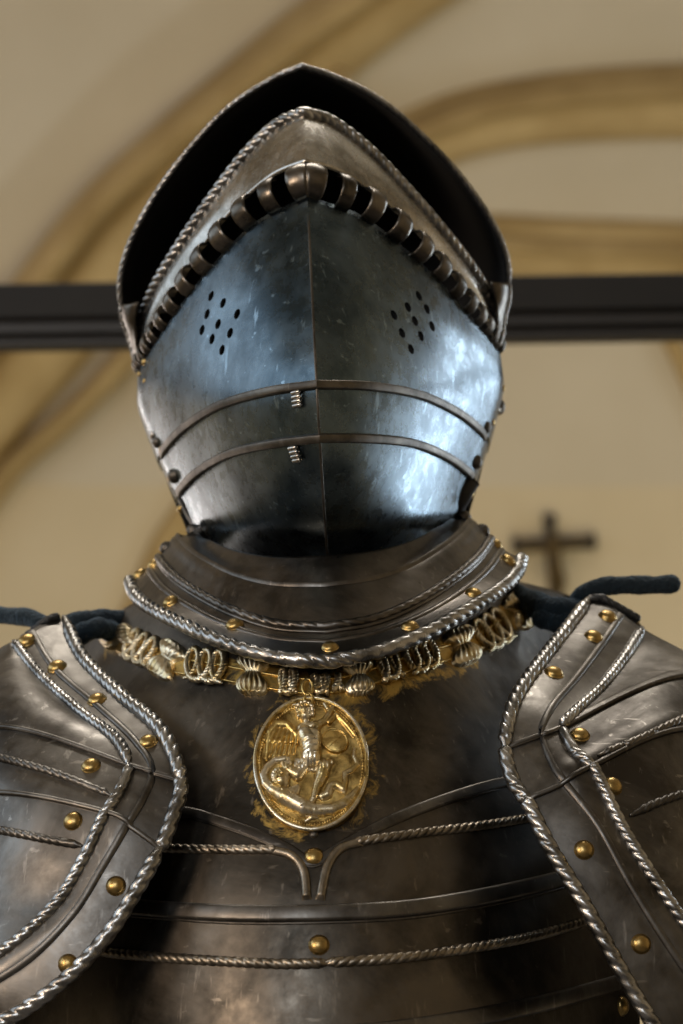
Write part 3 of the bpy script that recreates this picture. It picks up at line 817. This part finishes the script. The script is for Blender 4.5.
# --- the medallion (coordinates of the enlarged view, 4.553 px per pixel)
MZ = 4.553
def mz(a, b): return 240+a/MZ, 660+b/MZ
mc, mn = hit(BC, 312, 768)
c1, _ = hit(BC, 312, 708); c2, _ = hit(BC, 312, 826); c3, _ = hit(BC, 262, 765); c4, _ = hit(BC, 362, 765)
mn = (c4-c3).cross(c1-c2).normalized()
if mn.dot(CAM-mc) < 0: mn = -mn
mc = mc + mn*0.0012
PL = (mc, mn); Z1 = U/MZ
ECX, ECY, EA, EB = 325, 477, 261, 305
med = None
def med_h(a, b):
    e = math.hypot((a-ECX)/EA, (b-ECY)/EB); th = math.atan2((b-ECY)/EB, (a-ECX)/EA)
    if e > 1: return 0
    d = (1-e)*280
    if d < 20: h = 17*math.sqrt(max(0, 1-((d-10)/10.5)**2))+4
    elif d < 36: h = 4+9*math.sqrt(max(0, 1-((d-28)/8)**2))*(0.45+0.55*abs(math.sin(th*62)))
    else: h = 3 + 1.2*math.sin(a*.043+b*.02)*math.sin(b*.05) + 0.5*math.sin(a*.8)*math.sin(b*.8)
    return h*Z1
med = relief('medallion', BC, mz, lin(60, 590, 330), lin(168, 786, 380), med_h, M_MEDAL, chest, 0.0, -0.004, PL)
def caps(lst, amp=1.0, extra=None):
    """smooth union of tapered capsules (x0,y0,r0,x1,y1,r1[,lift])"""
    def f(a, b):
        best = 0
        for c in lst:
            x0, y0, r0, x1, y1, r1 = c[:6]; lf = c[6] if len(c) > 6 else 0
            dx, dy = x1-x0, y1-y0; q = dx*dx+dy*dy
            t = 0 if q == 0 else max(0, min(1, ((a-x0)*dx+(b-y0)*dy)/q)); r = (r0+(r1-r0)*t)*1.12
            d2 = (a-x0-dx*t)**2+(b-y0-dy*t)**2
            if d2 < r*r:
                h = math.sqrt(r*r-d2)*0.9 + lf
                best = max(best, h)
        if best > 0 and extra: best += extra(a, b)
        return best*Z1*amp if best > 0 else 0
    return f
def mrel(nm, lst, bb, mat, amp=1.0, extra=None, n=1.7):
    amp *= 1.6
    x0, x1, y0, y1 = bb
    return relief(nm, BC, mz, lin(x0, x1, int((x1-x0)/n)), lin(y0, y1, int((y1-y0)/n)), caps(lst, amp, extra), mat, med, 0.0, -0.001, PL)
def chainc(pts): return [(a[0], a[1], a[2], b[0], b[1], b[2]) + ((a[3],) if len(a) > 3 else ()) for a, b in zip(pts, pts[1:])]
P = []; 
for k in range(161):
    t = 2*PI*k/160; d = ray(*mz(ECX+(EA-6)*math.cos(t), ECY+(EB-6)*math.sin(t))); P.append(CAM + d*((mc-CAM).dot(mn)/d.dot(mn)) + mn*0.001)
rope('medallion_rim', P, [mn]*161, 2.4*U, 60*U, M_SILV, med, 0.3, 0.05)
# wings
wl = []
for k in range(7):
    x = 262-19*k; wl.append((x, 335-3*k, 10, x-4-5*k, 385-2*k, 9, 6)); wl.append((x-8, 375-3*k, 10, x-16-3*k, 428+3*k, 7, 0))
wl += chainc([(262, 350, 16), (215, 300, 20), (170, 298, 22), (138, 335, 18), (128, 400, 12), (122, 455, 7)])
mrel('wing', wl, (100, 290, 265, 470), M_GILT, 0.9)
wl = [(430+8*k, 250+8*k, 9, 470+12*k, 285+14*k+4*k, 6) for k in range(5)] + chainc([(405, 285, 13), (440, 250, 13), (490, 300, 10), (525, 345, 7)])
mrel('wing', wl, (385, 545, 230, 370), M_GILT, 0.8)
# shield
def shx(a, b):
    c, s_ = math.cos(.35), math.sin(.35); u, v = (a-432)*c+(b-375)*s_, -(a-432)*s_+(b-375)*c
    e = math.hypot(u/64, v/54); 
    return 0 if e > 1 else (14+ (9*math.sqrt(max(0, 1-((e-.92)/.08)**2)) if e > .84 else 9*(1-e*e)) + (4 if abs(u+v*.6) < 9 else 0))*Z1
relief('shield', BC, mz, lin(360, 505, 90), lin(310, 440, 80), shx, M_GILT, med, 0.0, -0.001, PL)
# standing winged warrior
fig = chainc([(282, 318, 22), (300, 350, 38), (318, 385, 44), (325, 425, 42), (325, 455, 44)]) + chainc([(345, 315, 22), (335, 350, 34), (330, 400, 40)]) + [
    (285, 312, 20, 350, 305, 20)] + chainc([(350, 305, 17), (385, 280, 15), (408, 245, 13), (425, 215, 11)]) + chainc([(400, 228, 11, 4), (385, 205, 8, 4)]) + \
    chainc([(278, 320, 17, 4), (272, 350, 15, 4), (300, 372, 13, 12)]) + [(300, 268, 15, 306, 295, 17)] + \
    [(262+17*k, 462+2*k, 12, 255+20*k, 492+3*k, 12) for k in range(7)] + \
    chainc([(285, 500, 26), (262, 530, 25), (215, 500, 20), (195, 478, 13)]) + chainc([(385, 490, 30), (375, 530, 27), (352, 580, 20), (335, 635, 15), (322, 655, 12)]) + \
    [(375, 485, 24, 415, 470, 14)]
mrel('standing_figure', fig, (170, 445, 190, 680), M_SILV, 0.95, lambda a, b: (1.6*math.sin(b*.22+a*.1) if 380 < b < 450 else 0 if b < 380 else 1.6*math.sin(a*.33) if b < 510 else 0))
hd = [(292, 247, 30, 297, 262, 25)] 
cur = [(263, 248, 9, 263, 248, 9, 10), (262, 232, 10, 262, 232, 10, 12), (270, 218, 10, 270, 218, 10, 12), (284, 209, 10, 284, 209, 10, 14), (300, 206, 10, 300, 206, 10, 14), (316, 210, 10, 316, 210, 10, 12),
       (328, 222, 10, 328, 222, 10, 12), (333, 238, 10, 333, 238, 10, 10), (333, 255, 10, 333, 255, 10, 8), (268, 264, 8, 268, 264, 8, 8), (240, 208, 6, 330, 204, 5, 3)]
face = [(284, 246, 4, 288, 246, 4, 24), (304, 246, 4, 308, 246, 4, 24), (296, 248, 4, 297, 258, 5, 27), (290, 270, 4, 302, 270, 4, 20)]
mrel('figure_head', hd+cur+face, (225, 350, 190, 295), M_SILV)
# fallen adversary
fal = chainc([(205, 455, 15), (160, 462, 15), (125, 490, 15), (104, 530, 17), (118, 570, 22), (150, 600, 26)]) + chainc([(150, 600, 28), (200, 630, 38), (245, 655, 36), (290, 678, 36), (340, 690, 28), (380, 695, 22)]) + \
    chainc([(235, 605, 22), (262, 585, 16), (250, 620, 18)]) + chainc([(350, 690, 26), (420, 685, 24), (475, 660, 22), (510, 625, 18), (535, 590, 12)]) + \
    chainc([(375, 625, 18), (400, 615, 20), (412, 580, 18), (440, 572, 18), (470, 592, 17), (480, 555, 15), (478, 520, 13), (510, 505, 13), (535, 480, 11), (520, 440, 9), (520, 405, 5)]) + \
    chainc([(200, 478, 10), (225, 470, 10), (222, 450, 8)]) + chainc([(300, 735, 6), (325, 722, 12), (350, 720, 8)]) + [(285, 682, 7, 285, 682, 7, 34)]
mrel('fallen_figure', fal, (80, 555, 400, 750), M_SILV, 0.9)
hd = [(185, 545, 38, 190, 560, 34)]; rnd = random.Random(3)
for k in range(15):
    t = 2*PI*k/15; x, y = 183+32*math.cos(t), 545+34*math.sin(t); hd.append((x, y, 9, x+3, y+2, 8, 17))
for k in range(6):
    t = 2*PI*k/6; hd.append((180+14*math.cos(t), 540+14*math.sin(t), 7, 182+14*math.cos(t), 541+14*math.sin(t), 6, 33))
mrel('figure_head', hd, (135, 235, 495, 605), M_SILV, 0.9)
# ring that hangs the medallion and the stud under it
prt = []
for (cx, cy, rx, ry) in ((308, 690, 5, 8), (309, 702, 4, 6)):
    P = [CAM + ray(cx+rx*math.cos(2*PI*k/24), cy+ry*math.sin(2*PI*k/24))*((mc-CAM).dot(mn)/ray(cx+rx*math.cos(2*PI*k/24), cy+ry*math.sin(2*PI*k/24)).dot(mn)) + mn*0.003 for k in range(26)]
    prt.append(tube(P, 1.7*U, 8))
obj('hanging_ring', *merge(prt), M_GILT, med)
l, n = hit(BC, 314, 834); rivet('stud', l, n, px2m(l, 4.5), M_BROWNBAND, chest)

# ------------------------------------------------------------------ PAULDRONS
def loft(rows_, n_t, n_s):
    hc = [crs([Vector(c) for c in r], n_t) for r in rows_]
    return [list(x) for x in zip(*[crs([hc[i][j] for i in range(len(rows_))], n_s) for j in range(n_t)])]
def topx(G): return [[at(v.x, v.y, v.z) for v in r] for r in G]
# rows: outer edge -> middle ridge -> inner rope -> shoulder -> arm side
LP = [
 [(64, 622, -.030), (40, 630, -.038), (16, 645, -.045), (-5, 657, -.035), (-120, 740, .05)],
 [(84, 664, -.075), (62, 668, -.080), (42, 680, -.085), (-5, 672, -0.062), (-115, 750, .035)],
 [(122, 700, -.128), (105, 706, -.131), (80, 716, -.134), (-5, 690, -0.092), (-110, 765, .015)],
 [(163, 735, -.172), (140, 742, -.172), (118, 744, -.168), (-5, 710, -0.114), (-105, 775, -.005)],
 [(181, 783, -.196), (155, 776, -.193), (130, 768, -.186), (-5, 729, -0.128), (-100, 782, -.02)],
 [(174, 815, -.205), (146, 804, -.203), (122, 792, -.197), (-5, 762, -0.15), (-95, 800, -.045)],
 [(160, 850, -.212), (132, 830, -.210), (108, 815, -.205), (-5, 795, -0.166), (-90, 820, -.06)],
 [(138, 890, -.217), (108, 872, -.215), (86, 862, -.210), (-5, 850, -0.178), (-90, 860, -.07)],
 [(105, 940, -.220), (78, 920, -.218), (58, 908, -.212), (-25, 900, -0.175), (-100, 900, -.07)],
 [(55, 990, -.220), (30, 968, -.217), (10, 952, -.212), (-50, 940, -.17), (-130, 940, -.06)],
 [(-15, 1030, -.210), (-40, 1008, -.208), (-55, 990, -.200), (-100, 975, -.15), (-170, 975, -.04)],
 [(-90, 1050, -.185), (-110, 1030, -.18), (-120, 1010, -.175), (-150, 1000, -.12), (-220, 1000, -.02)]]
RP = [
 [(590, 602, -.030), (612, 612, -.038), (640, 632, -.045), (692, 660, -.033), (800, 715, .05)],
 [(566, 634, -.075), (592, 640, -.078), (622, 662, -.083), (692, 664, -0.055), (798, 718, .03)],
 [(538, 668, -.125), (565, 676, -.125), (600, 692, -.126), (692, 668, -0.078), (795, 722, .015)],
 [(514, 706, -.163), (542, 708, -.163), (575, 716, -.160), (692, 673, -0.094), (790, 728, -.005)],
 [(505, 750, -.184), (540, 738, -.180), (562, 730, -.174), (692, 678, -0.108), (785, 736, -.02)],
 [(514, 785, -.196), (548, 768, -.193), (574, 754, -.188), (692, 706, -0.135), (785, 765, -.045)],
 [(526, 803, -.203), (558, 790, -.201), (590, 770, -.196), (692, 733, -0.152), (785, 795, -.06)],
 [(550, 850, -.212), (588, 830, -.210), (620, 832, -.204), (700, 805, -0.172), (790, 850, -.07)],
 [(583, 905, -.218), (620, 890, -.216), (654, 888, -.210), (715, 875, -.178), (800, 895, -.07)],
 [(622, 975, -.220), (660, 955, -.218), (694, 945, -.212), (750, 930, -.175), (830, 940, -.06)],
 [(662, 1040, -.217), (705, 1020, -.214), (745, 1005, -.206), (800, 980, -.16), (870, 985, -.04)],
 [(705, 1090, -.205), (755, 1070, -.20), (800, 1050, -.19), (850, 1020, -.14), (920, 1020, -.02)]]
def pauldron(rows_, label, side):
    P = thing('pauldron', label, 'armour', (side*0.2, 0, at(341, 1060, 0).z))
    NT, NS = 61, 133   # 12 per control row
    Gp = loft(rows_, NT, NS); G = topx(Gp)
    def edge_th(i, j): return 0.0
    def sub(a, b, off, nm):
        g_ = offset(G[a:b+1], off); plate(nm, g_, [M_PAUL, M_DARK], P, 0.002, inner=1)
        return g_
    a = sub(0, 49, 0.0032, 'upper_lame'); b = sub(47, 73, 0.0018, 'middle_lame'); c = sub(71, 132, 0.0032 if side < 0 else 0.004, 'lower_lame')
    if side > 0: pass
    B = bvh_of([a]); B2 = bvh_of([b]); B3 = bvh_of([c]); BA = bvh_of([a, b, c])
    def col(gr, j, i0=0, i1=None):
        L = [r[j] for r in gr][i0:i1]; N = []
        for i in range(len(gr))[i0:i1]:
            jj = min(max(j, 1), NT-2); aa = gr[min(len(gr)-1, i+1)][jj]-gr[max(0, i-1)][jj]; bb = gr[i][jj+1]-gr[i][jj-1]
            n = aa.cross(bb).normalized(); N.append(n if n.dot(CAM-gr[i][j]) > 0 else -n)
        return L, N
    uu = 1.3/FPX
    for gr in (a, b, c):
        L, N = col(gr, 0); rope('rope_rim', L, N, 7.8*uu, 15*uu, M_ROPE, P, 0.15, 0.30, 16, -side)
        L, N = col(gr, 20); ridge('middle_ridge', L, N, 4*uu, 2.6*uu, M_PAUL, P, .001, None)
        L, N = col(gr, 30); rope('inner_rope', L, N, 6.2*uu, 11*uu, M_ROPE, P, 0.15, 0.30, 14, -side)
    for gr in (b, c):
        L = [v for v in gr[1]]; N = []
        for j in range(NT):
            jj = min(max(j, 1), NT-2); n = (gr[1][jj+1]-gr[1][jj-1]).cross(gr[2][jj]-gr[0][jj]).normalized()
            N.append(n if n.dot(CAM-gr[1][j]) > 0 else -n)
        ridge('lame_edge', [l+n*0.0012 for l, n in zip(L[1:-1], N[1:-1])], N[1:-1], 2.6*uu, 1.8*uu, M_PAUL, P)
    # upper arm tube below the shoulder
    c0 = at(341.5+side*450, 760, 0.03); V = []; F = []
    pr = [(0.001, 0.012), (0.035, 0.004), (0.062, -0.018), (0.074, -0.06), (0.076, -0.14), (0.070, -0.24), (0.066, -0.32)]
    pr = crs([Vector(p) for p in pr], 20)
    for p in pr: V += [c0 + Vector((p.x*math.cos(2*PI*q/40) + side*0.02*(-p.y)/0.3, 0.95*p.x*math.sin(2*PI*q/40)+0.0, p.y)) for q in range(40)]
    obj('upper_arm_plate', V, gridfaces(20, 40, 0, True), M_PAUL, P)
    return P, BA, (a, b, c)
PLf, BPL, GL = pauldron(LP, 'left-hand grey steel shoulder plate catching the light, with brass rivets', -1)
PRt, BPR, GR = pauldron(RP, 'right-hand darker steel shoulder plate in shadow, with brass rivets', 1)
def prope(par, bv, pts, rpx, ppx, mat, hand, nm='rope_moulding'): return crope(nm, pts, rpx, ppx, mat, 0.1, 0.3, hand, 50, par, bv)
def pridge(par, bv, pts, wpx, hpx, mat, nm='lame_ridge', prof=None):
    L, N = trace(bv, pts, 50); u = px2m(L[25], 1); return ridge(nm, L, N, wpx*u, hpx*u, mat, par, .0008, prof)
prope(PLf, BPL, [(-40, 750), (0, 758), (50, 772), (85, 785), (112, 796)], 4.6, 9.5, M_PAUL, 1)
prope(PLf, BPL, [(-40, 824), (0, 830), (40, 838), (82, 846)], 4.6, 9.5, M_PAUL, 1)
prope(PRt, BPR, [(598, 756), (640, 739), (683, 719), (730, 700)], 4.6, 9.5, M_GORGET, -1)
prope(PRt, BPR, [(630, 816), (655, 804), (683, 794), (730, 780)], 4.6, 9.5, M_PAUL, -1)
rivets_at(BPL, [(27, 641), (57, 667), (97, 700), (148, 742), (91, 766), (73, 821), (116, 886), (68, 964)], 9.2, M_BRASS, PLf)
rivets_at(BPR, [(608, 617), (594, 637), (554, 673), (580, 735), (613, 786), (584, 850), (641, 944)], 9.2, M_BRASS, PRt)

# ------------------------------------------------------------------ velvet cords
def cord(pts, r0, seed, nm, parent, r1=None):
    P = arc([at(*p) for p in pts], 60)
    V, F = tube(P, lambda t: (r0+((r1 or r0)-r0)*t)*(1+0.05*math.sin(t*23+seed)), 20, seed, 0.10); return obj(nm, V, F, M_VELVET, parent)
tl = thing('velvet_cord', 'dark blue velvet cord knotted over the left-hand shoulder plate', 'cord', at(60, 640, 0.03))
cord([(-60, 605, .05), (0, 615, .03), (30, 618, .01), (52, 630, .0), (70, 645, 0.02)], 0.0060, 1, 'loose_end', tl)
cord([(56, 632, .01), (80, 622, .0), (110, 620, .01), (140, 622, .03)], 0.0072, 2, 'cord_loop', tl)
cord([(74, 640, -.005), (85, 632, -.015), (100, 628, -.012), (118, 634, .01)], 0.0068, 3, 'cord_knot', tl)
tr = thing('velvet_cord', 'dark blue velvet cord with long free end above the right-hand shoulder plate', 'cord', at(580, 620, 0.03))
cord([(574, 612, .01), (582, 596, 0), (600, 587, -.005), (630, 585, -.005), (655, 585, -.005), (672, 584, -.005)], 0.0062, 4, 'free_end', tr, 0.0062)
cord([(505, 592, .03), (530, 603, .01), (555, 610, .0), (580, 612, .0), (600, 615, .01)], 0.0088, 5, 'cord_loop', tr)
cord([(540, 618, .0), (560, 622, -.004), (585, 612, -.006)], 0.0066, 6, 'cord_knot', tr)
# dark buckles holding the cords
def lace(pts, nm, par):
    P = arc([at(*p) for p in pts], 30); N = [Vector((0, -1, 0.3)).normalized()]*30
    rope(nm, P, N, 0.0030, 0.005, M_LEATHER, par, 0.0, 0.4, 10)
lace([(22, 640, -.03), (35, 630, -.034), (48, 620, -.036), (60, 616, -.034)], 'lace', tl)
lace([(586, 602, -.036), (600, 598, -.036), (612, 604, -.036), (640, 620, -.03)], 'lace', tr)
